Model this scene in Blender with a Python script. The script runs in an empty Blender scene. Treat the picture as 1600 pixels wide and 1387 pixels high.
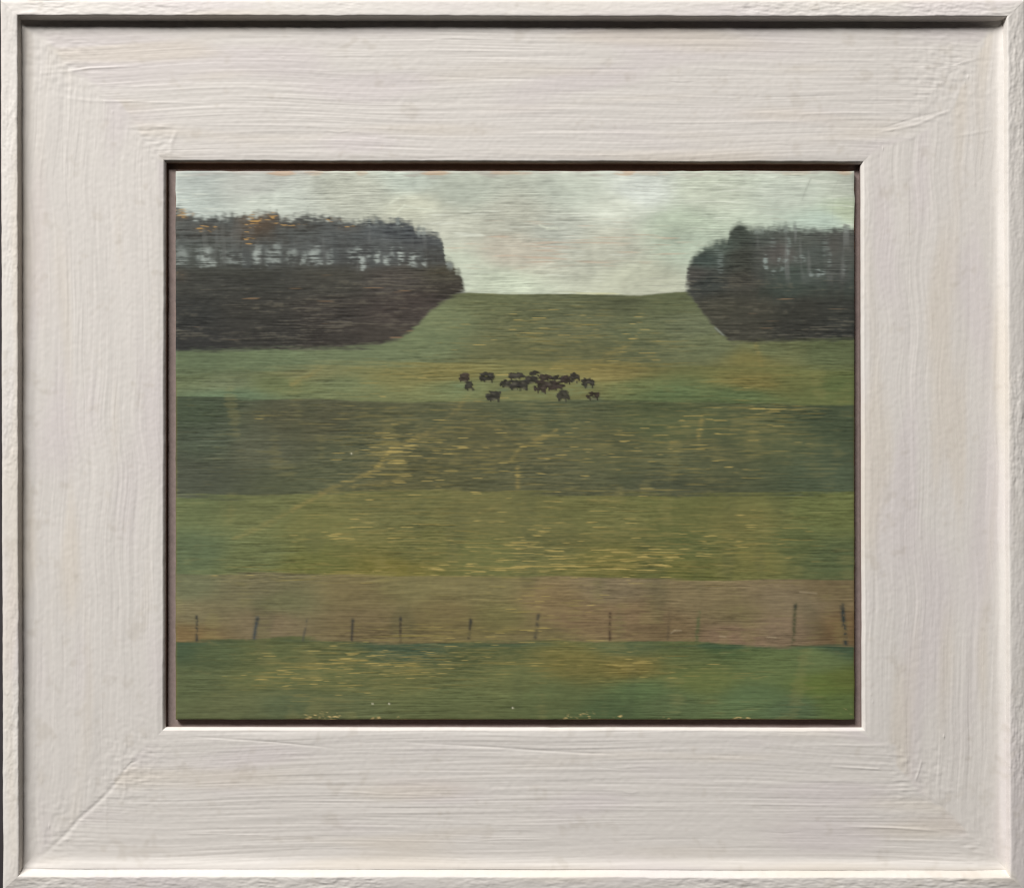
import bpy, math
import numpy as np

# ---------------------------------------------------------------- scale
# the frame is measured in picture units (u): 1 u = 0.28 mm, frame about 45 cm wide
S = 0.00028
CX, CY = 800.0, 693.5
DIST = 2600.0            # camera distance in u (0.73 m)
EYE = (640.0, 690.0)     # foot of the camera axis on the frame, in u

scene = bpy.context.scene
col = scene.collection

def W(px, py, h=0.0):
    """point of the frame plane (u, y down) at height h towards the viewer -> world"""
    return ((px - CX) * S, -h * S, (CY - py) * S)

# ---------------------------------------------------------------- camera
cd = bpy.data.cameras.new("camera")
cam = bpy.data.objects.new("camera", cd); col.objects.link(cam)
cam.location = W(EYE[0], EYE[1], DIST)
cam.rotation_euler = (math.radians(90), 0, 0)
cd.sensor_fit = 'HORIZONTAL'; cd.sensor_width = 36
cd.lens = 36 * DIST / 1600.0
cd.shift_x = (CX - EYE[0]) / 1600.0
cd.shift_y = (EYE[1] - CY) / 1600.0
cd.clip_start = 0.01; cd.clip_end = 50
scene.camera = cam

# ---------------------------------------------------------------- light
world = bpy.data.worlds.new("World"); scene.world = world
world.use_nodes = True
bg = world.node_tree.nodes['Background']
bg.inputs['Color'].default_value = (1.0, 0.95, 0.93, 1)
bg.inputs['Strength'].default_value = 0.012

ld = bpy.data.lights.new("window_light", 'AREA')
ld.shape = 'RECTANGLE'; ld.size = 2.4; ld.size_y = 0.55
ld.energy = 266.0; ld.color = (1.0, 0.988, 0.974)
lamp = bpy.data.objects.new("window_light", ld); col.objects.link(lamp)
lamp.location = (-1.75, -2.2, 2.9)
from mathutils import Vector
lamp.rotation_euler = (Vector((0, 0, 0)) - lamp.location).to_track_quat('-Z', 'Y').to_euler()

scene.view_settings.view_transform = 'Standard'
scene.view_settings.look = 'None'
scene.view_settings.gamma = 1.0
scene.view_settings.use_curve_mapping = False
scene.view_settings.exposure = 0.0
scene.render.engine = 'CYCLES'
scene.cycles.use_denoising = True
scene.cycles.denoising_input_passes = 'RGB_ALBEDO_NORMAL'
scene.cycles.denoising_prefilter = 'ACCURATE'
scene.cycles.filter_width = 1.1

# ---------------------------------------------------------------- numpy helpers
rng = np.random.default_rng(7)

def gnoise(h, w, sx, sy):
    """unit-variance noise blurred with sigma sx, sy"""
    h0, w0 = h, w
    h, w = -(-h // 48) * 48, -(-w // 60) * 60
    n = rng.standard_normal((h, w), dtype=np.float32)
    fy = np.fft.fftfreq(h)[:, None]; fx = np.fft.rfftfreq(w)[None, :]
    g = np.exp(-2 * np.pi ** 2 * ((fx * sx) ** 2 + (fy * sy) ** 2))
    r = np.fft.irfft2(np.fft.rfft2(n) * g, s=(h, w))
    return (r / r.std())[:h0, :w0].astype(np.float32)

def blur(a, sx, sy):
    h, w = a.shape
    p = int(3 * max(sx, sy)) + 2
    a = np.pad(a, p, mode='edge'); H, Wd = a.shape
    fy = np.fft.fftfreq(H)[:, None]; fx = np.fft.rfftfreq(Wd)[None, :]
    g = np.exp(-2 * np.pi ** 2 * ((fx * sx) ** 2 + (fy * sy) ** 2))
    return np.fft.irfft2(np.fft.rfft2(a) * g, s=(H, Wd))[p:p + h, p:p + w]

def sstep(a, b, x):
    t = np.clip((x - a) / (b - a), 0, 1)
    return t * t * (3 - 2 * t)

def lin(c):
    c = np.asarray(c, float) / 255.0
    return np.where(c <= 0.04045, c / 12.92, ((c + 0.055) / 1.055) ** 2.4)

def seg_dist(X, Y, a, b):
    """distance to a segment and position along it"""
    dx, dy = b[0] - a[0], b[1] - a[1]
    L2 = dx * dx + dy * dy + 1e-9
    t = np.clip(((X - a[0]) * dx + (Y - a[1]) * dy) / L2, 0, 1)
    return np.hypot(X - a[0] - t * dx, Y - a[1] - t * dy), t

def bilinear(a, x, y):
    h, w = a.shape[:2]
    x = np.clip(x, 0, w - 1.001); y = np.clip(y, 0, h - 1.001)
    i = np.floor(x).astype(int); j = np.floor(y).astype(int)
    fx = x - i; fy = y - j
    if a.ndim == 3: fx = fx[..., None]; fy = fy[..., None]
    return (a[j, i] * (1 - fx) * (1 - fy) + a[j, i + 1] * fx * (1 - fy)
            + a[j + 1, i] * (1 - fx) * fy + a[j + 1, i + 1] * fx * fy)

# ---------------------------------------------------------------- object helpers
def tag(o, label=None, cat=None, group=None, kind=None):
    if label: o['label'] = label
    if cat: o['category'] = cat
    if group: o['group'] = group
    if kind: o['kind'] = kind
    return o

def link(name, me, mat, parent=None):
    o = bpy.data.objects.new(name, me); col.objects.link(o)
    me.materials.append(mat)
    if parent is not None: o.parent = parent
    return o

def mesh_np(name, co, quads, colr=None, smooth=True):
    me = bpy.data.meshes.new(name)
    n = len(co); m = len(quads)
    me.vertices.add(n); me.vertices.foreach_set('co', np.asarray(co, np.float32).ravel())
    me.loops.add(m * 4); me.loops.foreach_set('vertex_index', np.asarray(quads, np.int32).ravel())
    me.polygons.add(m)
    me.polygons.foreach_set('loop_start', np.arange(0, m * 4, 4, dtype=np.int32))
    me.update(calc_edges=True)
    me.polygons.foreach_set('use_smooth', np.full(m, smooth, bool))
    if colr is not None:
        a = me.color_attributes.new('pigment', 'FLOAT_COLOR', 'POINT')
        c4 = np.ones((n, 4), np.float32); c4[:, :3] = colr
        a.data.foreach_set('color', c4.ravel())
    me.validate()
    return me

def grid_quads(nr, nc):
    i = np.arange(nr - 1)[:, None] * nc + np.arange(nc - 1)[None, :]
    return np.stack([i, i + nc, i + nc + 1, i + 1], -1).reshape(-1, 4)

# ---------------------------------------------------------------- materials
def nodes(name):
    m = bpy.data.materials.new(name); m.use_nodes = True
    nt = m.node_tree
    return m, nt, nt.nodes['Principled BSDF']

def mat_paint(name, rough, spec, bump, scale, stretch):
    """pigment from the mesh + fine procedural grain in colour and relief"""
    m, nt, b = nodes(name)
    at = nt.nodes.new('ShaderNodeVertexColor'); at.layer_name = 'pigment'
    tc = nt.nodes.new('ShaderNodeTexCoord')
    mp = nt.nodes.new('ShaderNodeMapping'); mp.inputs['Scale'].default_value = stretch
    nz = nt.nodes.new('ShaderNodeTexNoise')
    nz.inputs['Scale'].default_value = scale; nz.inputs['Detail'].default_value = 3
    nt.links.new(tc.outputs['Object'], mp.inputs['Vector'])
    nt.links.new(mp.outputs['Vector'], nz.inputs['Vector'])
    mr = nt.nodes.new('ShaderNodeMapRange')
    mr.inputs['To Min'].default_value = 0.95; mr.inputs['To Max'].default_value = 1.05
    nt.links.new(nz.outputs['Fac'], mr.inputs['Value'])
    mx = nt.nodes.new('ShaderNodeVectorMath'); mx.operation = 'SCALE'
    nt.links.new(at.outputs['Color'], mx.inputs[0]); nt.links.new(mr.outputs['Result'], mx.inputs['Scale'])
    nt.links.new(mx.outputs['Vector'], b.inputs['Base Color'])
    bp = nt.nodes.new('ShaderNodeBump'); bp.inputs['Strength'].default_value = bump
    bp.inputs['Distance'].default_value = 0.0002
    nt.links.new(nz.outputs['Fac'], bp.inputs['Height']); nt.links.new(bp.outputs['Normal'], b.inputs['Normal'])
    b.inputs['Roughness'].default_value = rough
    b.inputs['Specular IOR Level'].default_value = spec
    return m

def mat_plain(name, c, rough=0.7, var=0.15, scale=300):
    m, nt, b = nodes(name)
    tc = nt.nodes.new('ShaderNodeTexCoord')
    nz = nt.nodes.new('ShaderNodeTexNoise'); nz.inputs['Scale'].default_value = scale; nz.inputs['Detail'].default_value = 4
    nt.links.new(tc.outputs['Object'], nz.inputs['Vector'])
    cr = nt.nodes.new('ShaderNodeValToRGB')
    l = lin(c)
    cr.color_ramp.elements[0].color = (*(l * (1 - var)), 1); cr.color_ramp.elements[0].position = 0.3
    cr.color_ramp.elements[1].color = (*(l * (1 + var)), 1); cr.color_ramp.elements[1].position = 0.7
    nt.links.new(nz.outputs['Fac'], cr.inputs['Fac']); nt.links.new(cr.outputs['Color'], b.inputs['Base Color'])
    bp = nt.nodes.new('ShaderNodeBump'); bp.inputs['Strength'].default_value = 0.3; bp.inputs['Distance'].default_value = 0.0002
    nt.links.new(nz.outputs['Fac'], bp.inputs['Height']); nt.links.new(bp.outputs['Normal'], b.inputs['Normal'])
    b.inputs['Roughness'].default_value = rough
    b.inputs['Specular IOR Level'].default_value = 0.25
    return m

M_FLAT_H = mat_paint('frame_paint_brushed_across', 0.55, 0.3, 0.25, 420, (0.12, 1, 1))
M_FLAT_V = mat_paint('frame_paint_brushed_down', 0.55, 0.3, 0.25, 420, (1, 1, 0.12))
M_LIP = mat_paint('frame_paint_rough', 0.6, 0.3, 0.2, 500, (1, 1, 1))
M_OIL = mat_paint('oil_paint', 0.5, 0.3, 0.12, 1100, (0.18, 1, 1))
M_BACK = mat_plain('taupe_backing_paint', (150, 134, 128), 0.7, 0.10, 500)
M_EDGE = mat_plain('panel_edge_wood', (120, 92, 66), 0.7, 0.25, 700)
M_WALL = mat_plain('charcoal_wall', (58, 54, 56), 0.85, 0.12, 60)

# ================================================================ setting
wall_co = [W(-2600, -2600, -62), W(4200, -2600, -62), W(4200, 4000, -62), W(-2600, 4000, -62)]
wall = link('wall', mesh_np('wall', wall_co, [[0, 3, 2, 1]], smooth=False), M_WALL)
tag(wall, 'dark charcoal wall behind the frame', kind='structure')

# ================================================================ the frame
frame = bpy.data.objects.new('picture_frame', None); col.objects.link(frame)
frame.location = W(800, 1387, -60)
tag(frame, 'wide off-white brush-painted wooden tray frame around the landscape panel', 'frame')
frame_inv = frame.location.copy()

def toframe(co):
    c = np.asarray(co, float); c -= np.array(frame_inv); return c

def world_np(px, py, h):
    return np.stack([(px - CX) * S, -h * S, (CY - py) * S], -1)

def real(p, h):
    """where a point seen at p on the picture lies when it is h above the flat"""
    k = 1 - h / DIST
    return (EYE[0] + (p[0] - EYE[0]) * k, EYE[1] + (p[1] - EYE[1]) * k)

HL = 17.0       # height of the outer lip above the flat
# corners TL, TR, BR, BL
OUT = [real(p, HL) for p in ((-0.5, -1.0), (1604, -2), (1606, 1393), (3.2, 1391))]
CREST = [real(p, HL) for p in ((27.2, 24.4), (1574, 26.0), (1578.5, 1370), (29.3, 1367.5))]
RUN = (5.0, 3.5, 11.0, 3.5)        # plan run of the lip's inner slope: top, right, bottom, left
SIGHT = [(254.6, 249.2), (1350.5, 251.5), (1352.5, 1141.5), (253.5, 1141.0)]

def inset(q, d):
    """move the four sides of a quad inwards by d = top, right, bottom, left"""
    (x0, y0), (x1, y1), (x2, y2), (x3, y3) = q
    t, r, b, l = d
    return [(x0 + l, y0 + t), (x1 - r, y1 + t), (x2 - r, y2 - b), (x3 + l, y3 - b)]

# ---- relief and tint of the brushed paint, drawn stroke by stroke on a raster of the frame
FH, FW = 1400, 1620
OX = 8                                   # raster offset
YY, XX = np.mgrid[0:FH, 0:FW].astype(np.float32)
XX -= OX; YY -= OX
warp = gnoise(FH, FW, 120, 40) * 2.2
def warped(a, dx, dy):
    return bilinear(a, XX + OX + dx, YY + OX + dy)
hs = (0.60 * gnoise(FH, FW, 40, 0.8) + 0.42 * gnoise(FH, FW, 70, 1.5) + 0.30 * gnoise(FH, FW, 110, 4.0))
vs = (0.5 * gnoise(FH, FW, 0.9, 34) + 0.5 * gnoise(FH, FW, 1.9, 60) + 0.5 * gnoise(FH, FW, 4.5, 100))
arc = np.where(YY > 690, 9.0 * ((XX - 880) / 420) ** 2 * -0.7, 3.0 * np.sin((XX - 300) / 130))
hs = warped(hs, 0, warp * 1.6 + np.clip(arc, -14, 14)); vs = warped(vs, warp * 1.6, 0)
amp = 0.55 + 0.45 * sstep(-0.6, 1.6, gnoise(FH, FW, 90, 25))
ampv = 0.35 + 0.65 * sstep(-0.4, 1.8, gnoise(FH, FW, 25, 90))
# which way the brush went: rails meet in a ragged mitre
dtop = YY - 30; dbot = 1365 - YY; dlef = XX - 30; drig = 1572 - XX
mit = np.minimum(dlef, drig) - np.minimum(dtop, dbot)
rag = gnoise(FH, FW, 22, 14) * 12 + gnoise(FH, FW, 6, 4) * 4
# upper right: the cross strokes run well over the joint
over = 60 * np.exp(-(((XX - 1440) / 90) ** 2 + ((YY - 170) / 70) ** 2))
over -= 45 * np.exp(-(((XX - 150) / 70) ** 2 + ((YY - 205) / 50) ** 2))
mH = sstep(-9, 9, mit + rag * 0.6 + over)
FHT = mH * hs * amp * 0.15 + (1 - mH) * vs * ampv * 0.16
FHT += gnoise(FH, FW, 2.0, 2.0) * 0.05 + gnoise(FH, FW, 60, 60) * 0.3
# scrubbed, swirling paint in the corners
corner = np.zeros_like(XX)
for cx, cy, r in ((95, 95, 60), (1480, 120, 80), (200, 1200, 60), (1430, 1215, 60), (90, 1290, 50), (1530, 1330, 45), (245, 225, 30)):
    corner = np.maximum(corner, np.exp(-(((XX - cx) / r) ** 2 + ((YY - cy) / r) ** 2)))
FHT += corner * (gnoise(FH, FW, 4, 1.6) * 0.15 + gnoise(FH, FW, 1.8, 4) * 0.12)
tint = np.zeros_like(XX)

def ridge(pts, wd, ht, one_sided=0.0):
    """a ridge (or groove) of paint along a polyline"""
    xs = [p[0] for p in pts]; ys = [p[1] for p in pts]
    x0 = int(max(0, min(xs) - 5 * wd + OX)); x1 = int(min(FW, max(xs) + 5 * wd + OX + 1))
    y0 = int(max(0, min(ys) - 5 * wd + OX)); y1 = int(min(FH, max(ys) + 5 * wd + OX + 1))
    if x1 <= x0 or y1 <= y0: return
    X = XX[y0:y1, x0:x1]; Y = YY[y0:y1, x0:x1]
    best = np.full(X.shape, 1e9); T = np.zeros(X.shape)
    n = len(pts) - 1
    for k in range(n):
        d, t = seg_dist(X, Y, pts[k], pts[k + 1])
        m = d < best
        best = np.where(m, d, best); T = np.where(m, (k + t) / n, T)
    f = np.exp(-(best / wd) ** 2) * np.clip(4 * T * (1 - T) + 0.15, 0, 1) ** 0.7
    FHT[y0:y1, x0:x1] += 0.72 * ht * f

# single brush marks along the rails
for k in range(620):
    side = rng.integers(4)
    L = rng.uniform(25, 260); ht = rng.normal(0.0, 0.16); wd = rng.uniform(0.9, 2.2)
    sl = rng.normal(0, 0.018); cv = rng.normal(0, 2.0)
    if side in (0, 2):
        x = rng.uniform(60, 1540 - L * 0.6)
        y = rng.uniform(45, 244) if side == 0 else rng.uniform(1147, 1350)
        a = min(y - 30, 1365 - y)
        if x < a: x = a + rng.uniform(0, 40)
        if x + L > 1600 - a: L = max(20, 1600 - a - x)
        ridge([(x, y), (x + L / 2, y + sl * L / 2 + cv), (x + L, y + sl * L)], wd, ht)
    else:
        y = rng.uniform(60, 1330 - L * 0.6)
        x = rng.uniform(45, 246) if side == 3 else rng.uniform(1358, 1555)
        ridge([(x, y), (x + sl * L / 2 + cv, y + L / 2), (x + sl * L, y + L)], wd, ht * 0.65)
# marks one can point at
ridge([(63, 115), (105, 112), (140, 107), (215, 104)], 1.5, 0.9)
ridge([(80, 150), (140, 158), (230, 160), (330, 163)], 1.6, 0.55)
ridge([(275, 206), (268, 222), (266, 240)], 2.2, 1.0)
ridge([(1370, 208), (1430, 196), (1490, 170)], 2.0, 0.8)
ridge([(1380, 200), (1440, 182), (1500, 168)], 1.4, -0.6)
ridge([(1488, 104), (1510, 97), (1535, 90)], 1.4, 0.8)
ridge([(1490, 214), (1525, 208), (1550, 203)], 1.6, 0.7)
ridge([(1320, 1290), (1400, 1293), (1470, 1298)], 1.8, 0.8)
ridge([(1300, 1197), (1340, 1199), (1373, 1201), (1374, 1192)], 1.6, 0.8)
ridge([(1429, 1222), (1436, 1205), (1440, 1188)], 1.4, 0.8)
ridge([(640, 1160), (760, 1166), (860, 1173), (960, 1178)], 1.8, -0.7)
ridge([(300, 1150), (420, 1158), (520, 1168)], 1.6, -0.6)
ridge([(70, 1334), (108, 1297), (122, 1280), (152, 1254), (168, 1238), (190, 1212)], 3.0, -1.2)      # open mitre lower left
ridge([(190, 1209), (204, 1192), (214, 1188)], 1.8, -0.8)
ridge([(1440, 1235), (1410, 1195), (1380, 1170)], 4.0, -0.35)
ridge([(195, 1212), (196, 1235), (190, 1255)], 2.4, 0.7)
for x, y, h, r in ((1475, 1150, 2.6, 2.6), (1380, 232, 1.8, 3.0), (1513, 120, 1.6, 2.4), (1508, 129, 1.4, 2.0), (204, 158, 1.0, 1.8),
                   (176, 175, 1.0, 1.8), (1364, 1096, 1.2, 1.6), (1361, 1085, 1.0, 1.4), (880, 52, -1.4, 1.6), (77, 1290, 1.8, 3.0),
                   (82, 1168, 0.9, 4.0), (66, 1220, 0.8, 3.0), (100, 1249, -1.0, 1.4), (1316, 229, 0.8, 2.0), (1335, 1282, -0.8, 1.6),
                   (1560, 430, 1.2, 2.0), (690, 178, 0.9, 1.8), (442, 90, 0.9, 1.6), (610, 1290, 0.8, 1.8), (1120, 1220, 0.9, 1.8)):
    ridge([(x - 0.6, y), (x + 0.6, y)], r, h * 0.7)
for k in range(110):
    ridge([(rng.uniform(40, 1560), rng.uniform(40, 1350)), ] * 2, rng.uniform(1.0, 1.8), rng.normal(0.2, 0.45))

# tint: cream ground, cool lavender patches, thin worn streaks
cool = sstep(0.0, 1.8, mH * gnoise(FH, FW, 60, 16) + (1 - mH) * gnoise(FH, FW, 16, 70))
warm = sstep(0.1, 2.0, mH * gnoise(FH, FW, 80, 10) + (1 - mH) * gnoise(FH, FW, 10, 80))
strk = mH * hs + (1 - mH) * vs
grime = sstep(1.2, 3.4, gnoise(FH, FW, 9, 9) + 0.7 * gnoise(FH, FW, 3, 3))
FC = np.empty((FH, FW, 3), np.float32)
base = lin((224, 218, 211)); c_cool = lin((219, 210, 208)); c_warm = lin((221, 211, 197)); c_gr = lin((190, 180, 165))
for k in range(3):
    v = base[k] + (c_cool[k] - base[k]) * cool * 0.6
    v = v + (c_warm[k] - v) * warm * 0.6
    v = v + (c_gr[k] - v) * grime * 0.25
    FC[..., k] = v * (1 + 0.018 * strk)

# rough impasto of the lip
LHT = gnoise(FH, FW, 4.0, 1.3) * 0.45 + gnoise(FH, FW, 1.2, 1.0) * 0.22 + gnoise(FH, FW, 12, 4) * 0.5
LHV = gnoise(FH, FW, 1.3, 4.0) * 0.45 + gnoise(FH, FW, 1.2, 1.0) * 0.22 + gnoise(FH, FW, 4, 12) * 0.5
LHT = np.where((np.minimum(XX, 1600 - XX) < np.minimum(YY, 1387 - YY)), LHV, LHT)
LHT *= 0.72
LHT *= 0.45 + 0.75 * sstep(-0.8, 1.4, gnoise(FH, FW, 40, 40))
lwav = gnoise(FH, FW, 40, 40) * 0.25 + gnoise(FH, FW, 5, 5) * 0.2

FT = [('top', 0, 1), ('right', 1, 2), ('bottom', 2, 3), ('left', 3, 0)]

def ring_mesh(name, quads, hs_, n_along, relief, edgew, taupe):
    """one mitred length of moulding per side. quads: list of corner quads from outside in, hs_: heights,
       relief: weight of the paint relief per profile point, edgew: sideways waviness"""
    out = []
    for si, (sn, a, b) in enumerate(FT):
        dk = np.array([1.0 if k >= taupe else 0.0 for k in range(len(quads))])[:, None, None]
        A = np.array([q[a] for q in quads]); B = np.array([q[b] for q in quads])
        t = np.linspace(0, 1, n_along)[None, :, None]
        P = A[:, None, :] * (1 - t) + B[:, None, :] * t
        x = P[..., 0]; y = P[..., 1]
        ends = sstep(0, 0.05, np.minimum(t, 1 - t))[..., 0]
        h0_ = np.repeat(np.array([np.mean(v) for v in hs_])[:, None], n_along, 1)
        h = np.repeat(np.array([np.broadcast_to(v, 4)[si] for v in hs_])[:, None], n_along, 1).astype(float)
        h = h0_ + (h - h0_) * ends
        src = LHT if relief[1] == 'lip' else FHT
        rw = np.array(relief[0])[:, None]
        h = h + rw * bilinear(src, x + OX, y + OX)
        ew = np.array(edgew)[:, None] * bilinear(lwav, x + OX, y + OX) * ends
        if sn in ('top', 'bottom'): y = y + ew
        else: x = x + ew
        co = toframe(world_np(x, y, h)).reshape(-1, 3)
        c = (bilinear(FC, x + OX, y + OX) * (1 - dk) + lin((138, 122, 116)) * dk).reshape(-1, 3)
        q = grid_quads(len(quads), n_along)
        me = mesh_np(name, co, q, c)
        out.append((sn, me))
    return out

def lerpq(q0, q1, t):
    return [tuple(np.array(p) * (1 - t) + np.array(r) * t) for p, r in zip(q0, q1)]

# ---- outer lip: outer side, rough top, sloping inner face
quads = [OUT, OUT]; hh = [np.full(4, -60.0), HL - 2.6 - np.array((3.5, 3.0, 0.5, 5.5))]; rel = [0, 0.3]; ew = [0, 0.6]
top0 = inset(OUT, (1.2,) * 4); top1 = CREST
N = 26
for k in range(N + 1):
    f = k / N
    quads.append(lerpq(top0, top1, f)); e = min(f, 1 - f)
    hh.append(HL - np.array((3.5, 3.0, 0.5, 5.5)) * (1 - f) - 1.6 * math.exp(-e * 22)); rel.append(0.2 + 0.3 * min(1, e * 8)); ew.append(0.5 if f < 0.9 else 0.9)
SLOPE = inset(CREST, RUN)
for k in range(1, 9):
    f = k / 8
    quads.append(lerpq(CREST, SLOPE, f))
    hh.append((HL - 1.6) * (1 - f) ** 1.15 - 0.0 - (1.2 if k == 8 else 0)); rel.append(0.25); ew.append(0.9 * (1 - f))
for sn, me in ring_mesh('outer_lip', quads, hh, 801, (rel, 'lip'), ew, 999):
    o = link('outer_lip', me, M_LIP, frame)
    o['label'] = {'top': 'raised rough outer lip along the top', 'right': 'raised rough outer lip along the right',
                  'bottom': 'raised rough outer lip along the bottom', 'left': 'raised rough outer lip along the left'}[sn]

# ---- broad flat rails, with a bead of paint against the lip, a worn arris and the inner wall
F0 = inset(SLOPE, (-3, -3, -3, -3))
quads = []; hh = []; rel = []; ew = []
N = 214
for k in range(N + 1):
    f = k / N
    quads.append(lerpq(F0, SIGHT, f))
    d = f * 214
    hh.append(np.array((0.8, 6.5, 5.0, 0.8)) * np.exp(-(d / np.array((5.0, 6.0, 11.0, 5.0))) ** 2) - 0.6 * sstep(206, 214, np.float64(d)))
    rel.append(1.0); ew.append(0.0 if f < 0.97 else 0.7)
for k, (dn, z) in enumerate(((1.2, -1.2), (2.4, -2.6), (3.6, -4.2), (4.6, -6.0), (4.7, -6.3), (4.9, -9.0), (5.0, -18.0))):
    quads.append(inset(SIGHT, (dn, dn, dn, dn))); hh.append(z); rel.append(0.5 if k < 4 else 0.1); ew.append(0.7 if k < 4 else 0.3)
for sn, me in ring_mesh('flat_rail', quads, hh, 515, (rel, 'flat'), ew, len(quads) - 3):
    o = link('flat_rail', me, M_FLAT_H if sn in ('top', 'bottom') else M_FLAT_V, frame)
    o['label'] = {'top': 'broad flat rail above the panel with brushing across', 'right': 'broad flat rail right of the panel with brushing down',
                  'bottom': 'broad flat rail below the panel with brushing across', 'left': 'broad flat rail left of the panel with brushing down'}[sn]

# ---- taupe backing board seen in the gap round the panel
ZB = -14.5
def box_mesh(name, x0, y0, x1, y1, z0, z1, org):
    v = []
    for z in (z0, z1):
        for (x, y) in ((x0, y0), (x1, y0), (x1, y1), (x0, y1)):
            v.append(np.array(W(x, y, z)) - np.array(org))
    f = [[4, 7, 6, 5], [0, 1, 2, 3], [0, 4, 5, 1], [1, 5, 6, 2], [2, 6, 7, 3], [3, 7, 4, 0]]
    return mesh_np(name, v, f, smooth=False)
link('backing_board', box_mesh('backing_board', 240, 236, 1366, 1155, ZB - 8, ZB, frame_inv), M_BACK, frame)['label'] = 'taupe backing board showing as a narrow gap'

# ================================================================ the painting
X0, X1, Y0, Y1 = 274.5, 1335.0, 267.5, 1123.5      # as seen
ZP = -4.5                                          # paint surface below the flat
PH, PW = 856, 1061
py, px = np.mgrid[0:PH, 0:PW].astype(np.float64)
px += 274.5; py += 267.5

def curve(pts, jit=0.0, rough=0.0):
    xs, ys = zip(*pts)
    c = np.interp(px[0], xs, ys)
    k = np.exp(-(np.arange(-6, 7) / 2.2) ** 2); k /= k.sum()
    return np.convolve(np.pad(c, 6, mode='edge'), k, mode='valid')

fine = 0.55 * gnoise(PH, PW, 5, 0.5) + 0.75 * gnoise(PH, PW, 15, 0.45) + 0.25 * gnoise(PH, PW, 1.5, 0.6); med = gnoise(PH, PW, 12, 1.1)
fine = np.where(fine > 0, fine, fine * 1.3)
fine = fine * (0.45 + 0.75 * sstep(-1.3, 1.5, gnoise(PH, PW, 40, 16))) + 0.35 * gnoise(PH, PW, 3, 1.6); broad = gnoise(PH, PW, 70, 7); blot = gnoise(PH, PW, 45, 25)
edge_n = gnoise(PH, PW, 2.2, 1.3); edge_m = gnoise(PH, PW, 6, 3); edge_h = gnoise(PH, PW, 28, 1.2)
vert = gnoise(PH, PW, 2.2, 14); vert2 = gnoise(PH, PW, 5, 22)

def field(ctrl, soft=55.0, sy=None):
    """smooth colour field through control points (x, y, (r, g, b))"""
    sy = sy or soft
    qx = px[::5, ::5]; qy = py[::5, ::5]
    num = np.zeros(qx.shape + (3,)); den = np.zeros(qx.shape)
    for x, y, c in ctrl:
        d = ((qx - x) / soft) ** 2 + ((qy - y) / sy) ** 2
        w = 1.0 / (0.15 + d) ** 2
        num += w[..., None] * lin(c); den += w
    f = num / den[..., None]
    f = np.pad(f, ((0, 2), (0, 2), (0, 0)), mode='edge')
    return bilinear(f, (px - 274.5) / 5, (py - 267.5) / 5)

# region borders
yLT = curve([(274, 326), (300, 336), (312, 341), (350, 339), (385, 337), (398, 333), (414, 330), (432, 333), (437, 341), (460, 341), (478, 337),
             (500, 337), (512, 341), (540, 345), (560, 344), (600, 345), (640, 346), (645, 349), (648, 360), (675, 362), (688, 369), (693, 378),
             (694.5, 408), (704, 412), (714, 418), (720, 427), (724, 441), (728, 457), (740, 470)])
yLB = curve([(274, 548), (400, 545), (540, 543), (600, 537), (625, 529), (648, 512), (668, 490), (690, 472), (722, 457), (740, 457)])
yRT = curve([(1069, 458), (1071, 428), (1077, 412), (1088, 397), (1100, 386), (1113, 378), (1128, 375), (1137, 378), (1139, 364), (1148, 354),
             (1152, 349), (1160, 347), (1166, 353), (1170, 357), (1200, 357), (1240, 355), (1260, 360), (1300, 358), (1336, 357)])
yRB = curve([(1069, 455), (1080, 463), (1100, 492), (1120, 515), (1138, 533), (1146, 535), (1250, 532), (1336, 530)])
yH = curve([(274, 500), (700, 460), (727, 457), (800, 459.5), (900, 459), (1000, 461), (1040, 458), (1072, 455), (1336, 470)])
yA = curve([(274, 582), (460, 577), (500, 570), (700, 566), (900, 566), (1100, 570), (1336, 577)])
yB = curve([(274, 620), (400, 622), (480, 620), (560, 624), (640, 627), (760, 626), (900, 625), (1000, 624), (1130, 628), (1200, 631), (1336, 633)])
yC = curve([(274, 777), (400, 775), (480, 768), (600, 764), (760, 768), (900, 772), (1000, 770), (1060, 774), (1336, 768)])
yD = curve([(274, 897), (450, 895), (600, 898), (860, 900), (1000, 903), (1100, 905), (1336, 903)])
yE = curve([(274, 1000), (400, 998), (430, 995), (460, 996), (520, 1001), (640, 1004), (720, 1003), (800, 1003), (870, 1000), (950, 1000), (1090, 1003),
            (1130, 1005), (1220, 1010), (1300, 1006), (1336, 1008)])

def below(yc, soft, jit=0.0):
    return sstep(-soft, soft, py - yc[None, :] + jit * edge_h + 0.2 * jit * edge_n)

C = field([(290, 280, (176, 184, 176)), (290, 322, (190, 200, 190)), (400, 290, (184, 187, 177)), (420, 317, (196, 203, 189)), (560, 300, (180, 183, 166)),
           (650, 322, (191, 193, 171)), (640, 285, (174, 183, 169)), (720, 300, (171, 178, 162)), (800, 340, (172, 173, 156)), (800, 392, (182, 176, 157)),
           (710, 420, (186, 194, 172)), (780, 445, (190, 199, 174)), (900, 300, (181, 188, 172)), (960, 322, (194, 199, 182)), (1000, 300, (192, 198, 188)),
           (950, 382, (179, 180, 161)), (1000, 440, (184, 187, 163)), (1060, 350, (177, 190, 166)), (1080, 380, (174, 187, 165)), (1100, 300, (181, 188, 168)),
           (1250, 300, (184, 192, 176)), (1320, 290, (174, 180, 164)), (1290, 345, (176, 193, 177)), (1322, 330, (178, 190, 160)), (870, 360, (168, 172, 158)),
           (700, 350, (180, 182, 164))], 45, 25)
Hgt = 0.55 * fine + 0.2 * med
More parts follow.
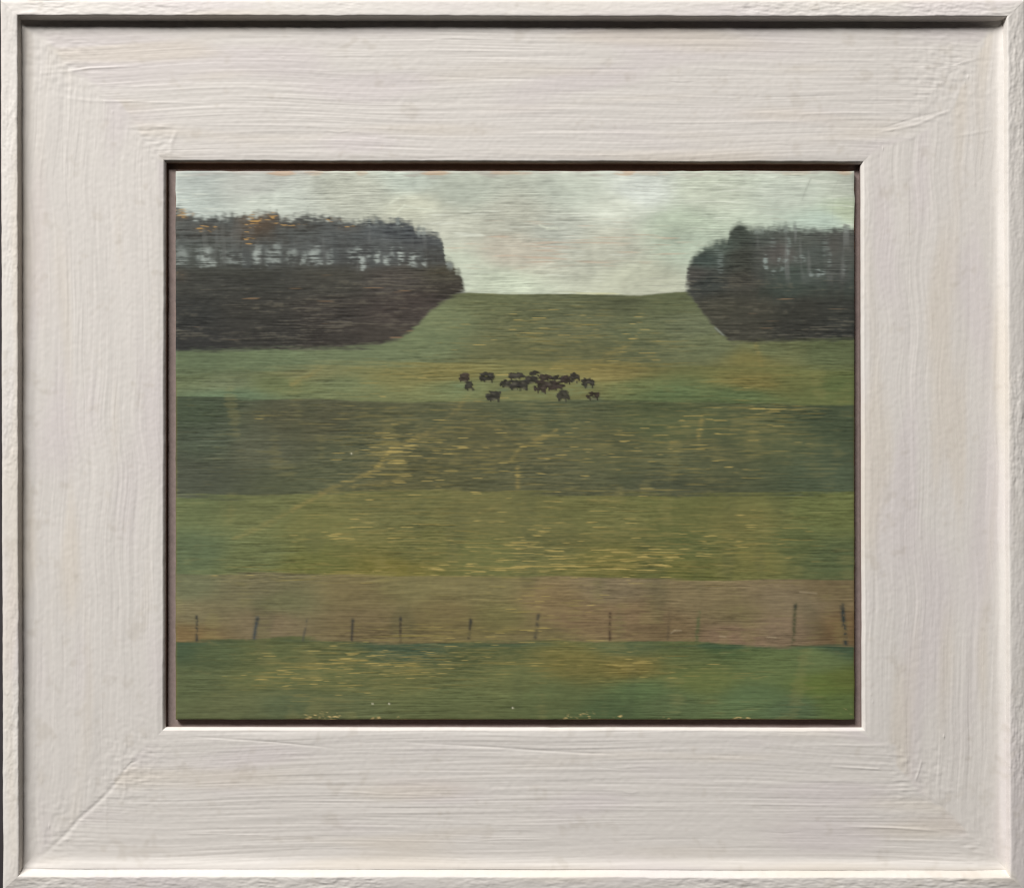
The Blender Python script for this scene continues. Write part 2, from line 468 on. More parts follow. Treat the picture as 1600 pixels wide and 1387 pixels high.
sky_tone = 0.02 * med + 0.042 * fine + 0.03 * blot + 0.045 * gnoise(PH, PW, 12, 8) + 0.03 * gnoise(PH, PW, 4, 3)
C = C.mean(-1, keepdims=True) + (C - C.mean(-1, keepdims=True)) * 0.85
C *= (1 - 0.10 * sstep(620, 480, px))[..., None]
C *= (1 + sky_tone)[..., None]
# pink-orange ground glimpsed through the sky, whiter scumble
def mixc(c, w):
    global C
    C += (lin(c) - C) * np.clip(w, 0, 1)[..., None]
def blob(x, y, sx, sy):
    return np.exp(-((px - x) / sx) ** 2 - ((py - y) / sy) ** 2)
gl = gnoise(PH, PW, 14, 0.8)
pk = blob(820, 390, 110, 28) + 0.9 * blob(960, 378, 110, 20) + 0.5 * blob(1010, 400, 60, 25) + 0.5 * blob(860, 410, 120, 14) + 0.4 * blob(1190, 325, 60, 10) + 0.5 * blob(1220, 341, 60, 5) + 0.25 * blob(700, 315, 80, 10) + 0.25 * blob(900, 345, 160, 14)
mixc((184, 160, 138), sstep(1.3, 3.2, gl + 1.0 * pk) * sstep(0.05, 0.5, pk) * 0.5)
mixc((150, 150, 140), sstep(1.6, 3.0, gnoise(PH, PW, 12, 0.8)) * 0.3)
mixc((222, 226, 212), sstep(1.3, 2.8, gnoise(PH, PW, 12, 1.0) + 0.5 * blot + 0.8 * blob(990, 300, 70, 25) + 0.8 * blob(420, 318, 60, 9) + 0.6 * blob(950, 330, 60, 12)) * 0.35)
mixc((160, 150, 142), sstep(0.4, 1.6, gnoise(PH, PW, 25, 1.5) + 1.2) * sstep(277, 268, py + 2 * edge_m) * 0.5)
for x, sx, w in ((440, 24, 0.9), (490, 14, 0.5), (565, 9, 0.5), (680, 24, 0.9), (780, 28, 0.55), (820, 14, 0.4), (976, 20, 0.9), (1020, 30, 0.35), (1240, 30, 0.3), (1315, 14, 0.6)):
    mixc((178, 142, 108), 0.6 * w * sstep(0.25, 0.8, blob(x, 270.5, sx, 4.2) * (1 + 0.35 * edge_m + 0.3 * fine)))
# soft impasto strokes in the sky
Hsky = 0.5 * gnoise(PH, PW, 22, 2.2) * (0.3 + sstep(-0.3, 1.8, blot))
for a, b, w in (((1266, 280), (1259, 296), 0.55), ((1259, 296), (1253, 312), 0.4), ((1309, 282), (1299, 303), 0.25), ((1302, 312), (1300, 345), 0.2)):
    d, t = seg_dist(px, py, a, b); mixc((126, 130, 120), 0.6 * w * np.exp(-(d / 1.5) ** 2))
for pts in ([(622, 330), (632, 322), (655, 326), (680, 330)], [(843, 352), (855, 357), (870, 357)], [(610, 318), (622, 311)]):
    for a, b in zip(pts[:-1], pts[1:]):
        d, t = seg_dist(px, py, a, b); mixc((204, 208, 190), 0.55 * np.exp(-(d / 2.2) ** 2)); Hsky = Hsky + 0.8 * np.exp(-(d / 2) ** 2)

# ---- fields
def land(mask, ctrl, soft=60, sy=None, tone=0.9):
    global C
    F = field(ctrl, soft, sy)
    F *= (1 + tone * (0.045 * med + 0.095 * fine + 0.04 * broad + 0.05 * blot))[..., None]
    m = np.clip(mask, 0, 1)[..., None]
    C = C * (1 - m) + F * m

hill = below(yH, 1.2, 0.6)
land(hill, [(760, 470, (98, 103, 70)), (860, 475, (90, 94, 66)), (960, 470, (84, 88, 62)), (1050, 470, (92, 98, 68)), (700, 500, (106, 114, 80)), (660, 530, (104, 114, 80)),
            (800, 510, (98, 102, 70)), (900, 505, (94, 98, 70)), (1000, 520, (96, 102, 72)), (1080, 510, (100, 106, 78)), (1110, 540, (102, 108, 76)),
            (300, 560, (92, 104, 74)), (400, 562, (98, 110, 78)), (550, 560, (100, 110, 78)), (800, 550, (98, 100, 66)), (900, 550, (96, 98, 66)), (1200, 550, (98, 104, 70)),
            (1300, 552, (86, 94, 62)), (1180, 560, (114, 108, 60))], 50, 22)
strip = below(yA, 8, 2.5)
land(strip, [(290, 590, (96, 105, 72)), (350, 600, (108, 116, 84)), (360, 617, (100, 118, 87)), (440, 600, (104, 112, 72)), (540, 600, (102, 110, 74)), (620, 590, (113, 112, 68)),
             (700, 585, (119, 114, 66)), (720, 605, (108, 116, 76)), (800, 610, (104, 107, 68)), (900, 605, (108, 108, 66)), (950, 585, (121, 112, 65)), (1000, 605, (102, 110, 68)),
             (1040, 612, (94, 110, 70)), (1150, 615, (90, 105, 66)), (1180, 598, (113, 107, 59)), (1250, 595, (102, 105, 61)), (1310, 600, (90, 101, 59)), (480, 582, (117, 118, 78))], 45, 12)
dark = below(yB, 2.5, 1.2)
land(dark, [(290, 640, (66, 76, 56)), (320, 690, (74, 82, 64)), (400, 700, (84, 86, 66)), (290, 740, (76, 80, 64)), (480, 660, (82, 82, 60)), (560, 700, (82, 86, 62)), (650, 660, (84, 86, 60)),
            (760, 690, (86, 86, 58)), (850, 640, (80, 86, 60)), (860, 740, (80, 82, 58)), (950, 700, (84, 86, 58)), (1040, 660, (80, 88, 58)), (1100, 720, (82, 86, 60)),
            (1200, 680, (80, 86, 58)), (1300, 660, (68, 78, 56)), (1310, 740, (74, 84, 62)), (1050, 765, (72, 76, 56)), (480, 760, (80, 84, 60)), (650, 750, (84, 84, 56))], 60, 30)
olive = below(yC, 3.5, 2.0)
land(olive * 1.0, [(290, 790, (96, 104, 66)), (300, 860, (90, 102, 70)), (400, 800, (104, 108, 66)), (400, 870, (98, 104, 64)), (500, 820, (106, 106, 60)), (480, 885, (100, 102, 52)), (600, 800, (104, 104, 62)),
             (650, 860, (104, 104, 58)), (620, 890, (112, 106, 48)), (760, 800, (104, 102, 60)), (760, 870, (100, 102, 58)), (860, 840, (98, 98, 58)), (960, 820, (104, 104, 60)), (960, 880, (104, 102, 52)),
             (1060, 800, (98, 100, 56)), (1070, 850, (86, 92, 52)), (1060, 890, (94, 96, 48)), (1160, 820, (108, 106, 60)), (1180, 870, (108, 106, 58)), (1240, 850, (86, 94, 56)), (1300, 800, (96, 102, 58)),
             (1300, 870, (84, 94, 60))], 55, 28)
brown = below(yD, 2.0, 1.0)
land(brown, [(285, 915, (104, 106, 76)), (300, 960, (112, 104, 74)), (290, 990, (120, 100, 64)), (400, 920, (112, 106, 76)), (420, 970, (120, 106, 78)), (440, 940, (108, 106, 72)), (560, 930, (118, 106, 70)),
             (560, 970, (116, 102, 70)), (640, 915, (120, 112, 72)), (700, 960, (112, 100, 64)), (760, 920, (116, 108, 70)), (780, 960, (108, 102, 62)), (860, 940, (124, 106, 72)), (900, 970, (122, 102, 72)),
             (960, 920, (124, 110, 82)), (980, 960, (124, 104, 74)), (1080, 930, (122, 108, 76)), (1150, 960, (114, 102, 70)), (1150, 990, (126, 104, 80)), (1240, 940, (120, 106, 80)), (1220, 980, (124, 106, 82)),
             (1300, 920, (112, 98, 68)), (1320, 980, (108, 88, 58)), (860, 995, (110, 100, 66)), (1040, 985, (116, 98, 68))], 50, 24)
fg = below(yE, 2.0, 1.2)
land(fg, [(285, 1015, (69, 84, 58)), (330, 1020, (80, 90, 58)), (300, 1060, (88, 96, 62)), (420, 1020, (86, 92, 56)), (400, 1060, (94, 99, 60)), (380, 1100, (94, 99, 64)), (500, 1020, (88, 92, 56)),
          (520, 1060, (94, 99, 60)), (520, 1100, (90, 96, 62)), (440, 1100, (86, 95, 64)), (640, 1010, (73, 88, 64)), (640, 1060, (98, 101, 60)), (700, 1090, (94, 101, 62)), (760, 1020, (86, 92, 56)),
          (800, 1060, (98, 103, 62)), (860, 1090, (92, 101, 62)), (900, 1035, (104, 99, 52)), (980, 1010, (86, 96, 62)), (980, 1040, (108, 99, 50)), (1000, 1080, (86, 103, 64)), (960, 1110, (78, 93, 59)),
          (1080, 1020, (92, 101, 60)), (1100, 1060, (96, 105, 58)), (1040, 1100, (84, 97, 62)), (1120, 1006, (69, 88, 54)), (1200, 1040, (94, 107, 64)), (1180, 1090, (86, 103, 66)), (1280, 1030, (98, 111, 68)),
          (1320, 1010, (67, 84, 60)), (1290, 1070, (92, 105, 50)), (1240, 1105, (80, 96, 65)), (1310, 1100, (84, 99, 54)), (1322, 1060, (88, 97, 47))], 45, 20, 0.75)
# bluish line where the grass meets the bank
bl = np.exp(-((py - yE[None, :] - 4) / 4.5) ** 2) * sstep(-0.2, 1.4, gnoise(PH, PW, 40, 3) + 0.8 * blob(440, 998, 30, 20) + 0.8 * blob(790, 1003, 60, 20) + 0.9 * blob(1130, 1005, 40, 20) + 0.6 * blob(640, 1005, 40, 20))
mixc((60, 80, 62), bl * 0.45)
# soft verticals and diagonals of worn paint in the land
landm = hill
mixc((132, 124, 74), 0.22 * landm * sstep(0.8, 2.4, gnoise(PH, PW, 9, 20) + 0.6 * med) * sstep(560, 600, py))
mixc((66, 74, 52), 0.25 * landm * sstep(0.9, 2.4, gnoise(PH, PW, 12, 26)) * sstep(600, 640, py))

# ---- ochre ground wiped through: short level flecks
den = (0.92 * blob(770, 700, 200, 58) + 0.75 * blob(1120, 680, 120, 48) + 0.5 * blob(600, 690, 90, 60) + 0.75 * blob(650, 582, 110, 14) + 0.75 * blob(900, 575, 110, 14)
       + 0.65 * blob(1170, 590, 70, 16) + 0.85 * blob(820, 850, 220, 45) + 0.55 * blob(560, 840, 90, 50) + 0.6 * blob(1010, 850, 80, 45) + 1.0 * blob(680, 888, 220, 9) + 0.9 * blob(960, 884, 110, 10)
       + 0.6 * blob(1160, 850, 110, 50) + 1.15 * blob(660, 986, 110, 14) + 0.95 * blob(850, 985, 110, 12) + 0.5 * blob(840, 940, 120, 20) + 0.9 * blob(700, 1030, 180, 26) + 0.95 * blob(560, 1050, 120, 30)
       + 0.8 * blob(950, 1035, 110, 22) + 0.6 * blob(430, 1060, 70, 25) + 0.5 * blob(1110, 1050, 80, 14) + 0.7 * blob(880, 525, 160, 40) + 0.35 * blob(1000, 550, 60, 20) + 0.5 * blob(1240, 640, 60, 8)
       + 0.5 * blob(420, 650, 50, 10) + 0.3 * blob(300, 995, 30, 8) + 0.4 * blob(640, 780, 120, 20) + 0.5 * blob(1000, 765, 90, 8) + 0.35 * blob(1140, 745, 60, 10) + 0.5 * blob(420, 900, 200, 8))
trail = np.zeros((PH, PW))
for pts, w in (([(740, 600), (715, 640), (668, 675)], 0.55), ([(668, 675), (612, 700), (585, 735), (520, 762), (455, 797)], 1.25), ([(455, 797), (420, 815), (365, 840)], 0.6), ([(870, 672), (812, 700), (800, 716)], 1.2), ([(808, 730), (809, 762)], 1.2), ([(1096, 655), (1090, 688), (1050, 690)], 1.2),
               ([(985, 536), (945, 556), (920, 580)], 0.8), ([(500, 575), (478, 590), (455, 600)], 0.9), ([(430, 815), (365, 840)], 0.7), ([(1180, 535), (1190, 570)], 1.0), ([(780, 790), (750, 800)], 1.0),
               ([(640, 745), (500, 770)], 0.9), ([(920, 782), (975, 780)], 0.9)):
    for a, b in zip(pts[:-1], pts[1:]):
        d, t = seg_dist(px, py, a, b); trail = np.maximum(trail, w * np.exp(-(d / 3.8) ** 2))
fl = gnoise(PH, PW, 9, 0.45); fl2 = gnoise(PH, PW, 15, 0.5)
dd = np.clip(den, 0, 1.25) + 0.45 * trail * (0.6 + 0.4 * (den > 0.4))
land_only = hill * sstep(0, 3, py - yH[None, :])
f1 = sstep(2.45, 3.3, fl + 1.25 * dd + 0.25 * broad) * sstep(0.02, 0.3, dd) * land_only
f2 = sstep(2.1, 3.5, fl2 + 1.2 * dd) * sstep(0.02, 0.3, dd) * land_only
tr = np.clip(trail, 0, 1.2) * land_only
mixc((138, 124, 70), 0.14 * tr + 0.40 * tr * sstep(-0.2, 1.6, fine + 0.4 * edge_m))
mixc((130, 114, 64), 0.26 * np.clip(dd, 0, 1.2) * land_only * sstep(-0.8, 1.6, fine + 0.5 * med))
f3 = sstep(1.0, 2.8, gnoise(PH, PW, 11, 0.5) + 0.5 * dd) * sstep(0.0, 0.5, dd + 0.12) * land_only
mixc((132, 120, 66), f3 * 0.5)
mixc((140, 126, 66), f2 * 0.7)
mixc((168, 149, 82), f1 * 0.8)
# ragged bare ground along the lower edge and the bank
be = (1.2 * blob(513, 1119, 26, 8) + 1.1 * blob(480, 1121, 12, 5) + 0.8 * blob(590, 1122, 22, 4) + 0.7 * blob(630, 1120, 10, 4) + 0.9 * blob(910, 1117, 24, 9) + 0.7 * blob(965, 1116, 8, 8) + 0.9 * blob(1152, 1121, 22, 4)
      + 0.7 * blob(1042, 1121, 8, 4) + 0.7 * blob(880, 1120, 8, 4) + 0.5 * blob(750, 1120, 6, 4) + 0.5 * blob(510, 894, 14, 3) + 0.7 * blob(580, 894, 20, 3) + 0.5 * blob(1322, 1110, 12, 12))
mixc((190, 166, 106), 0.9 * sstep(0.9, 1.7, be + 0.5 * gnoise(PH, PW, 2.0, 0.7)) * sstep(0.15, 0.5, be))
mixc((150, 118, 56), 0.8 * sstep(1121.3, 1123.5, py) * sstep(-0.6, 0.8, gnoise(PH, PW, 25, 2)))
mixc((96, 88, 44), 0.6 * sstep(277.5, 275, px) * sstep(560, 620, py))
mixc((96, 78, 40), 0.5 * sstep(1333, 1335, px) * sstep(560, 620, py))

# ---- woods
def wood(top, bot, x0, x1, jit):
    m = sstep(-8.0, 8.0, py - top[None, :] + jit * (2.0 * scum + 1.2 * edge_n + 0.8 * edge_m + 1.6 * vert))
    m = m * sstep(5.0, -5.0, py - bot[None, :] + 1.0 * edge_h + 1.0 * scum)
    return m * sstep(x0 - 5, x0 + 7, px + 1.5 * scum + edge_n) * sstep(x1 + 5, x1 - 6, px + 1.5 * scum + edge_n)
scum = gnoise(PH, PW, 4, 0.6)
wl = wood(yLT, yLB, 200, 727, 1.0)
wr = wood(yRT, yRB, 1071, 1400, 0.7)
def paintmass(mask, ctrl, soft, sy):
    global C
    F = field(ctrl, soft, sy)
    F *= 0.80 * (1 + 0.15 * fine + 0.06 * med + 0.04 * broad)[..., None]
    C = C * (1 - mask[..., None]) + F * mask[..., None]
paintmass(wl, [(290, 355, (78, 78, 72)), (340, 350, (74, 77, 74)), (400, 350, (88, 76, 62)), (460, 355, (72, 74, 70)), (540, 352, (78, 80, 78)), (600, 352, (82, 86, 88)), (640, 360, (76, 80, 82)),
               (680, 372, (76, 78, 78)), (690, 400, (74, 74, 70)), (290, 395, (80, 84, 78)), (400, 395, (76, 78, 74)), (520, 390, (78, 80, 78)), (600, 390, (84, 86, 84)), (300, 440, (66, 66, 58)), (400, 440, (62, 62, 54)),
               (520, 440, (72, 70, 60)), (620, 440, (78, 72, 64)), (700, 430, (74, 70, 56)), (705, 450, (66, 60, 50)), (290, 490, (54, 55, 50)), (400, 490, (60, 58, 50)), (520, 490, (66, 60, 52)), (620, 490, (74, 64, 56)),
               (660, 470, (72, 62, 54)), (300, 535, (52, 52, 48)), (420, 535, (58, 56, 49)), (520, 535, (64, 58, 50)), (600, 525, (74, 66, 56))], 45, 18)
paintmass(wr, [(1085, 430, (78, 76, 70)), (1100, 405, (70, 80, 74)), (1120, 385, (92, 102, 92)), (1105, 440, (66, 72, 66)), (1155, 360, (68, 74, 66)), (1160, 400, (70, 72, 64)), (1160, 440, (74, 72, 62)),
               (1200, 370, (82, 88, 80)), (1220, 395, (96, 92, 86)), (1250, 380, (86, 90, 82)), (1270, 395, (80, 86, 80)), (1310, 380, (84, 84, 78)), (1320, 420, (80, 82, 76)), (1240, 430, (72, 84, 74)), (1230, 450, (66, 76, 66)),
               (1130, 480, (76, 74, 58)), (1180, 480, (72, 70, 56)), (1250, 480, (64, 64, 54)), (1320, 480, (60, 62, 54)), (1160, 520, (74, 72, 58)), (1250, 520, (60, 60, 52)), (1320, 520, (58, 60, 54))], 35, 18)
# drawn vertical strokes in the crowns
crownL = wl * sstep(424, 408, py + 4 * edge_m); crownR = wr * sstep(450, 420, py) * sstep(1165, 1185, px)
mixc((92, 97, 95), 0.36 * crownL * sstep(-1.2, 1.2, vert2 + fine))
mixc((92, 96, 92), 0.22 * crownR)
mixc((54, 56, 55), 0.3 * crownL * sstep(0.3, 1.8, vert2))
mixc((116, 118, 114), (0.22 * crownL + 0.45 * crownR) * sstep(0.7, 2.2, vert2 * -0.8 + 0.6 * vert))
mixc((54, 60, 54), 0.4 * crownR * sstep(0.4, 1.8, vert2))
mixc((58, 78, 68), 0.3 * wr * sstep(0.2, 1.8, blot + 0.5 * vert2) * sstep(480, 450, py))
# broken, dry-brushed upper rim
rimL = wl * np.exp(-((py - yLT[None, :] - 3) / 6) ** 2)
mixc((150, 158, 152), 0.5 * rimL * sstep(0.5, 1.6, vert + 0.7 * fine) * sstep(500, 560, px))
mixc((150, 160, 152), 0.4 * wr * np.exp(-((py - yRT[None, :] - 3) / 5) ** 2) * sstep(0.4, 1.6, vert + 0.7 * fine) * sstep(1165, 1180, px))
mixc((110, 118, 116), 0.5 * np.exp(-((py - yLT[None, :] + 3) / 4) ** 2) * sstep(560, 600, px) * sstep(690, 670, px) * sstep(0.2, 1.5, vert))
dry = sstep(-1.0, 0.9, fine + 0.5 * med)
for x, w, t, b, a in ((283, 9, 384, 415, .42), (322, 9, 385, 417, .75), (331, 6, 402, 417, .6), (362, 9, 394, 412, .5), (377, 6, 396, 413, .5), (402, 6, 383, 419, .8), (423, 8, 388, 415, .55), (434, 6, 380, 412, .5), (455, 8, 386, 412, .5),
                      (474, 5, 396, 412, .95), (490, 9, 384, 414, .7), (500, 5, 400, 412, .6), (517, 6, 392, 413, .6), (548, 5, 388, 408, .55), (558, 7, 384, 415, .6), (566, 5, 395, 421, .75), (577, 4, 388, 404, .5), (589, 4.5, 388, 411, .75),
                      (604, 5, 397, 413, .85), (626, 5, 388, 413, .9), (644, 6, 397, 415, 1.0), (650, 5, 394, 404, .6), (664, 4.5, 404, 416, .75), (612, 3, 385, 405, .4), (345, 4, 385, 405, .3), (308, 4, 390, 412, .35)):
    e = np.exp(-np.abs((px - x + 1.2 * edge_m) / w) ** 3) * sstep(t - 5, t + 12, py + 2 * edge_n) * sstep(b + 2, b - 3, py + 1.5 * edge_n)
    mixc((164, 172, 165), a * 0.95 * e * dry * wl)
for x, w, t, b, a in ((1196, 3, 396, 420, .8), (1217, 2.5, 396, 410, .8), (1226, 4, 400, 408, .7), (1208, 4, 418, 430, .45), (1222, 4, 418, 428, .6), (1253, 4, 400, 408, .6), (1245, 8, 402, 412, .3), (1268, 4, 424, 432, .55), (1281, 6, 422, 431, .8),
                      (1296, 3, 390, 415, .45), (1320, 3, 405, 428, .3), (1290, 5, 372, 400, .25), (1232, 3, 372, 398, .35), (1206, 5, 372, 392, .3), (1126, 5, 395, 425, .3), (1122, 6, 388, 395, .35)):
    e = np.exp(-np.abs((px - x + 1.0 * edge_m) / w) ** 3) * sstep(t - 3, t + 5, py + 2 * edge_n) * sstep(b + 2, b - 3, py + 1.5 * edge_n)
    mixc((150, 162, 156), a * 0.85 * e * dry * wr)
mixc((88, 82, 78), 0.4 * wr * blob(1214, 390, 10, 22)); mixc((86, 82, 77), 0.4 * wr * blob(1302, 385, 8, 25))
# bare ochre in the woods
ob = gnoise(PH, PW, 3, 0.6)
oden = 1.5 * blob(284, 334, 18, 8) + 1.0 * blob(396, 342, 14, 14) + 0.8 * blob(430, 338, 25, 8) + 0.8 * blob(325, 357, 25, 8) + 0.8 * blob(388, 372, 12, 14) + 1.0 * blob(525, 343, 18, 4) + 0.6 * blob(545, 356, 20, 6) + 0.8 * blob(283, 431, 9, 9) + 0.5 * blob(455, 352, 40, 8)
mixc((184, 146, 86), 0.85 * sstep(1.2, 2.8, ob + 1.1 * oden) * sstep(0.2, 0.6, oden) * np.maximum(wl, blob(280, 330, 14, 6)))
mixc((100, 82, 62), 0.22 * wl * np.clip(oden, 0, 1))
owd = sstep(2.3, 3.4, gl + 0.9 * (blob(640, 505, 60, 30) + blob(560, 540, 120, 6) + blob(1290, 498, 40, 6) + blob(1210, 500, 60, 10) + 0.8 * blob(340, 532, 30, 5) + 0.8 * blob(670, 424, 25, 4) + 0.7 * blob(305, 545, 30, 4)))
mixc((146, 112, 70), 0.65 * owd * np.maximum(wl, wr) * sstep(418, 424, py))
mixc((104, 97, 76), 0.35 * sstep(0.6, 2.2, fine + 0.4 * broad) * np.maximum(wl, wr) * sstep(425, 440, py))
mixc((150, 160, 140), 0.5 * np.exp(-(seg_dist(px, py, (1096, 492), (1140, 533))[0] / 1.6) ** 2) * sstep(-0.3, 1, edge_m))
mixc((190, 188, 140), 0.6 * np.exp(-((py - yH[None, :] + 1) / 2.0) ** 2) * sstep(727, 735, px) * sstep(1068, 1060, px) * sstep(0.2, 1.6, gnoise(PH, PW, 10, 1)))
mixc((92, 96, 62), 0.5 * np.exp(-((py - yH[None, :] - 2) / 2.2) ** 2) * sstep(727, 735, px) * sstep(1068, 1060, px) * sstep(-0.4, 1.2, gnoise(PH, PW, 12, 1)))

Hgt = Hgt + Hsky * (1 - hill) * (1 - np.maximum(wl, wr)) + 0.25 * (f1 - 0.3)

# ---- cattle: thick dark dabs
cow_id = np.zeros((PH, PW), int)
cows = [(718, 584, 731.5, 597, 'r'), (727, 595, 741, 610, 'g'), (751, 582, 772, 597, 'd'), (795, 582, 817, 592, 'd'), (828.5, 579, 842, 587, 'd'), (782, 592, 799, 605, 'd'), (798, 594, 811, 609, 'd'),
        (809, 593, 824.5, 609, 'd'), (821.5, 587, 839, 599, 'd'), (843, 585, 861, 594.5, 'b'), (836, 595, 854, 613, 'b'), (854, 594, 868, 609, 'b'), (867, 595, 881, 608, 'b'), (863, 586, 879, 594, 'd'),
        (878, 587, 892, 600, 'b'), (891, 583, 904, 597, 'd'), (910, 591, 927.5, 605, 'd'), (762, 611, 781, 626, 'd'), (871, 610, 888, 626, 'g'), (917, 611, 936, 624, 'r')]
pal = {'r': (52, 43, 37), 'g': (50, 48, 41), 'd': (42, 40, 36), 'b': (49, 41, 37)}
cownoise = gnoise(PH, PW, 1.5, 1.2); cn2 = gnoise(PH, PW, 3, 2)
mixc((102, 124, 92), 0.4 * (blob(716, 605, 14, 12) + blob(900, 605, 16, 8) + 0.8 * blob(890, 616, 25, 6) + 0.7 * blob(845, 616, 20, 6)) * sstep(-0.4, 1.2, fine))
mixc((76, 96, 78), 0.5 * (blob(787, 609, 10, 3) + blob(918, 604, 8, 3) + blob(930, 622, 9, 4)))
for k, (x0, y0, x1, y1, p) in enumerate(cows):
    x0 -= 1.3; x1 += 1.3; y0 -= 0.6; y1 += 1.0
    w = x1 - x0; h = y1 - y0; cx = (x0 + x1) / 2; fl_ = 1 if (k * 7) % 3 else -1
    # shadow and trodden grass below
    mixc((72, 78, 58), 0.45 * blob(cx + 2, y1 - 1.5, w * 0.55, 2.6) * sstep(-0.8, 0.8, fine))
    u = (px - cx) / (w / 2); v = (py - y0) / h
    body = 1 - (np.abs(u) ** 2.6 + np.abs((v - 0.42) / 0.46) ** 2.4)
    head = 1 - (((u * fl_ + 0.78) / 0.34) ** 2 + ((v - 0.56) / 0.26) ** 2)
    leg1 = 1 - ((np.abs(u * fl_ - 0.62) / 0.17) ** 2 + ((v - 0.76) / 0.26) ** 2)
    leg2 = 1 - ((np.abs(u * fl_ + 0.42) / 0.15) ** 2 + ((v - 0.78) / 0.24) ** 2)
    sh = np.maximum.reduce([body, head, leg1, leg2]) + 0.30 * cownoise + 0.16 * cn2
    m = sstep(-0.14, 0.42, sh) * (np.abs(u) < 1.5) * (v > -0.4) * (v < 1.4)
    F = lin(pal[p]) * (1 + 0.22 * cownoise + 0.18 * cn2)[..., None]
    C = C * (1 - 0.96 * m[..., None]) + F * 0.96 * m[..., None]
    hi = m * blob(cx - 0.1 * w, y0 + 0.34 * h, w * 0.3, h * 0.14) * sstep(0.2, 1.4, cn2 + 0.4)
    mixc((104, 98, 84), 0.45 * hi)
    mixc((140, 136, 104), 0.35 * blob(cx + 0.05 * w, y0 + 0.82 * h, w * 0.18, h * 0.12) * (p != 'b'))
    Hgt = Hgt + 1.1 * sstep(0.0, 0.7, sh) * (np.abs(u) < 1.5) * (v > -0.4) * (v < 1.4)
    cow_id[m > 0.35] = k + 1

# ---- fence posts: thin drawn strokes
post_id = np.zeros((PH, PW), int)
posts = [((307, 962), (307.5, 999), 1.8, (54, 56, 50), .85), ((402, 964), (397, 995), 2.3, (64, 70, 68), .85), ((480, 966), (473, 999), 1.4, (74, 74, 66), .65), ((551, 965), (549.5, 1000), 1.8, (58, 56, 50), .8),
         ((625.5, 962), (625.5, 1000), 1.5, (58, 50, 42), .75), ((735.5, 966), (732.5, 996), 1.9, (58, 56, 46), .8), ((841, 960), (836, 995), 2.3, (66, 64, 54), .75), ((953, 957), (952.5, 998), 1.8, (70, 56, 42), .75),
         ((1046, 956), (1043, 997), 1.7, (88, 76, 56), .6), ((1092, 956), (1088, 1000), 2.3, (84, 92, 58), .75), ((1242, 943), (1239, 1005), 2.4, (70, 72, 48), .8), ((1315.5, 945), (1321, 1004), 2.7, (50, 56, 52), .9)]
for k, (a, b, w, c, al) in enumerate(posts):
    d, t = seg_dist(px, py, a, b)
    w = w * 1.35; al = min(1.0, al * 1.12)
    m = np.exp(-(d / w) ** 2.0) * np.clip(0.80 + 0.34 * cownoise + 0.3 * np.cos(6 * t + k), 0.25, 1)
    mixc(c, al * m)
    if k in (1, 3, 4, 5, 10, 11):
        mixc((46, 50, 48), 0.7 * blob(a[0], a[1] + 4, 2.6, 3.6))
    Hgt = Hgt + 0.5 * m
    post_id[(d < w * 0.95)] = k + 1
for x, y in ((549, 708), (582, 1098), (608, 1098), (801, 1104.5)):
    m = np.exp(-(((px - x) / 1.2) ** 2 + ((py - y) / 1.3) ** 2)); mixc((214, 208, 180), 0.85 * m); Hgt = Hgt + 0.9 * m
for pts in ([(1048, 988), (1054, 984), (1064, 984)], [(1125, 993), (1133, 994)], [(1198, 994), (1212, 995)], [(1250, 924), (1275, 926)]):
    for a, b in zip(pts[:-1], pts[1:]):
        d, t = seg_dist(px, py, a, b); Hgt = Hgt + 0.9 * np.exp(-(d / 1.5) ** 2); mixc((158, 142, 112), 0.5 * np.exp(-(d / 1.3) ** 2))

GAIN = 1.29
gr = C.mean(-1, keepdims=True); C = gr + (C - gr) * (1 - 0.08 * hill[..., None]) * (1 - 0.25 * np.maximum(wl, wr)[..., None] * sstep(415, 440, py)[..., None])
C = np.clip(C * GAIN, 0.004, 0.9)

# ---- split the paint skin into the things it depicts
reg = np.zeros((PH, PW), int)                       # 0 sky
reg[py > yH[None, :]] = 1
reg[py > yA[None, :]] = 2
reg[py > yB[None, :]] = 3
reg[py > yC[None, :]] = 4
reg[py > yD[None, :]] = 5
reg[py > yE[None, :]] = 6
reg[(wl > 0.5)] = 7
reg[(wr > 0.5)] = 8
reg = np.where(cow_id > 0, 100 + cow_id, reg)
reg = np.where(post_id > 0, 200 + post_id, reg)

panel = bpy.data.objects.new('painted_panel', None); col.objects.link(panel)
c0 = real((X0, Y0), ZP); c1 = real((X1, Y1), ZP)
panel.location = W((c0[0] + c1[0]) / 2, c1[1], ZB)
tag(panel, 'oil landscape on wood panel with dark woods, green fields and grazing cattle', 'painting')
porg = np.array(panel.location)
link('board', box_mesh('board', c0[0], c0[1], c1[0], c1[1], ZB, ZP - 0.9, porg), M_EDGE, panel)['label'] = 'bare wooden edge of the panel'

# surface grid: every unit down, every two across
cols_i = np.linspace(0, PW - 1, 561); rows_i = np.arange(PH).astype(float)
gx, gy = np.meshgrid(cols_i, rows_i)
gC = bilinear(C, gx, gy); gH = bilinear(Hgt * 0.12, gx, gy)
ex = np.minimum(gx, PW - 1 - gx); ey = np.minimum(gy, PH - 1 - gy)
gH = gH * sstep(0, 3, np.minimum(ex, ey)) - 0.8 * np.exp(-np.minimum(ex, ey) / 1.2)
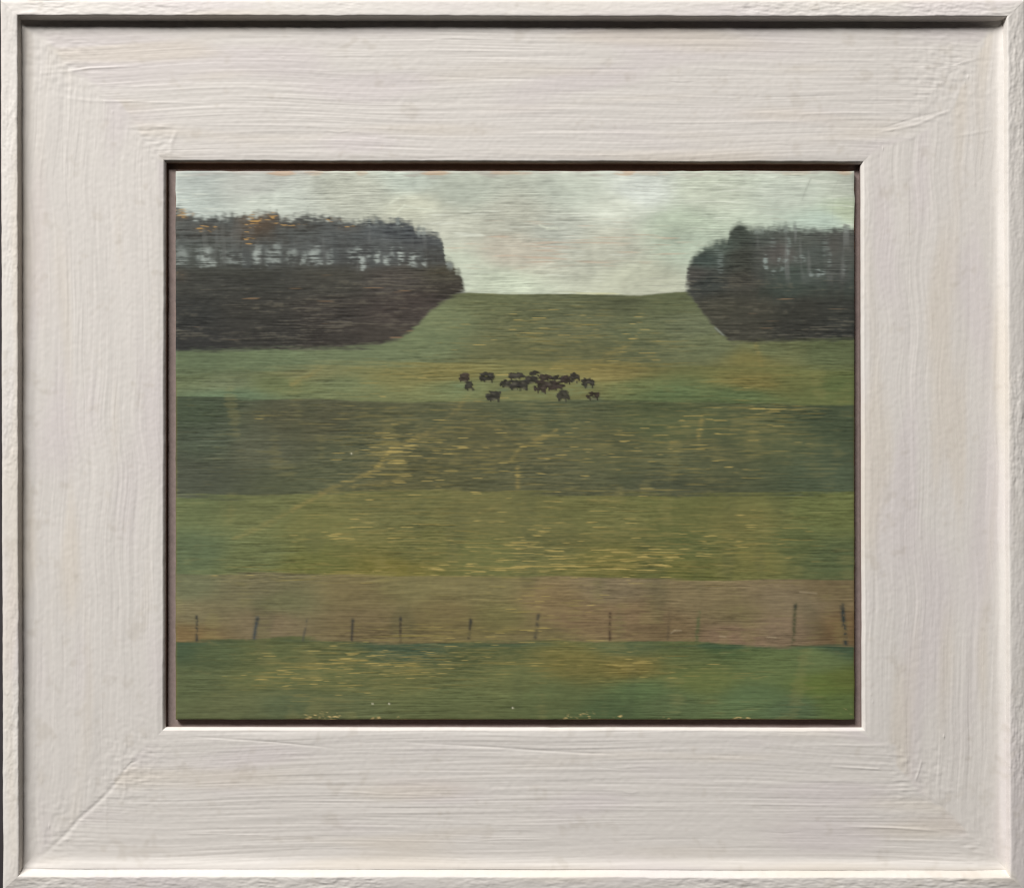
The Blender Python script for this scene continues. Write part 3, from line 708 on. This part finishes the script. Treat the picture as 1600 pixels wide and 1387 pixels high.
# hand-cut, slightly uneven edge of the panel
wx = 0.22 * np.interp(rows_i, np.linspace(0, PH, 60), rng.standard_normal(60))[:, None] * np.exp(-ex / 6)
wyv = 0.22 * np.interp(cols_i, np.linspace(0, PW, 60), rng.standard_normal(60))[None, :] * np.exp(-ey / 6)
sxx = c0[0] + gx / (PW - 1) * (c1[0] - c0[0]) + wx
syy = c0[1] + gy / (PH - 1) * (c1[1] - c0[1]) + wyv
cdist = np.hypot(np.maximum(5 - ex, 0), np.maximum(5 - ey, 0))
PCO = world_np(sxx, syy, ZP + gH) - porg
NR, NC = gx.shape
Q = grid_quads(NR, NC)
ci = np.clip(np.round((cols_i[:-1] + cols_i[1:]) / 2).astype(int), 0, PW - 1)
qreg = reg[:-1][:, ci].reshape(-1)
PC = gC.reshape(-1, 3); PV = PCO.reshape(-1, 3)
names = {0: ('painted_sky', 'pale grey-green clouded sky'), 1: ('painted_hill', 'olive field rising between the woods'), 2: ('painted_pasture', 'lighter green pasture where the cattle stand'),
         3: ('painted_field', 'dark green field flecked with ochre below the cattle'), 4: ('painted_field', 'olive field above the brown bank'), 5: ('painted_bank', 'brown earth bank with fence posts'),
         6: ('painted_grass', 'green foreground grass along the bottom'), 7: ('painted_wood', 'dark wood on the left with sky between trunks'), 8: ('painted_wood', 'dark wood on the right with a tall rounded tree')}
# normals of the whole skin so that the pieces join without seams
grid_me_n = np.cross(np.gradient(PCO, axis=1), np.gradient(PCO, axis=0))
grid_me_n /= np.linalg.norm(grid_me_n, axis=-1, keepdims=True)
if grid_me_n[..., 1].mean() > 0: grid_me_n = -grid_me_n
PN = grid_me_n.reshape(-1, 3)
for r in np.unique(qreg):
    q = Q[qreg == r]
    used, inv = np.unique(q.ravel(), return_inverse=True)
    if r >= 200: nm, lb = 'painted_fence_post', None
    elif r >= 100: nm, lb = 'painted_cow', None
    else: nm, lb = names[int(r)]
    me = mesh_np(nm, PV[used], inv.reshape(-1, 4), PC[used])
    me.normals_split_custom_set_from_vertices(PN[used].astype(np.float32).tolist() if len(used) < 1 else PN[used])
    o = link(nm, me, M_OIL, panel)
    if lb: o['label'] = lb

scene.render.resolution_x = 1024; scene.render.resolution_y = 887
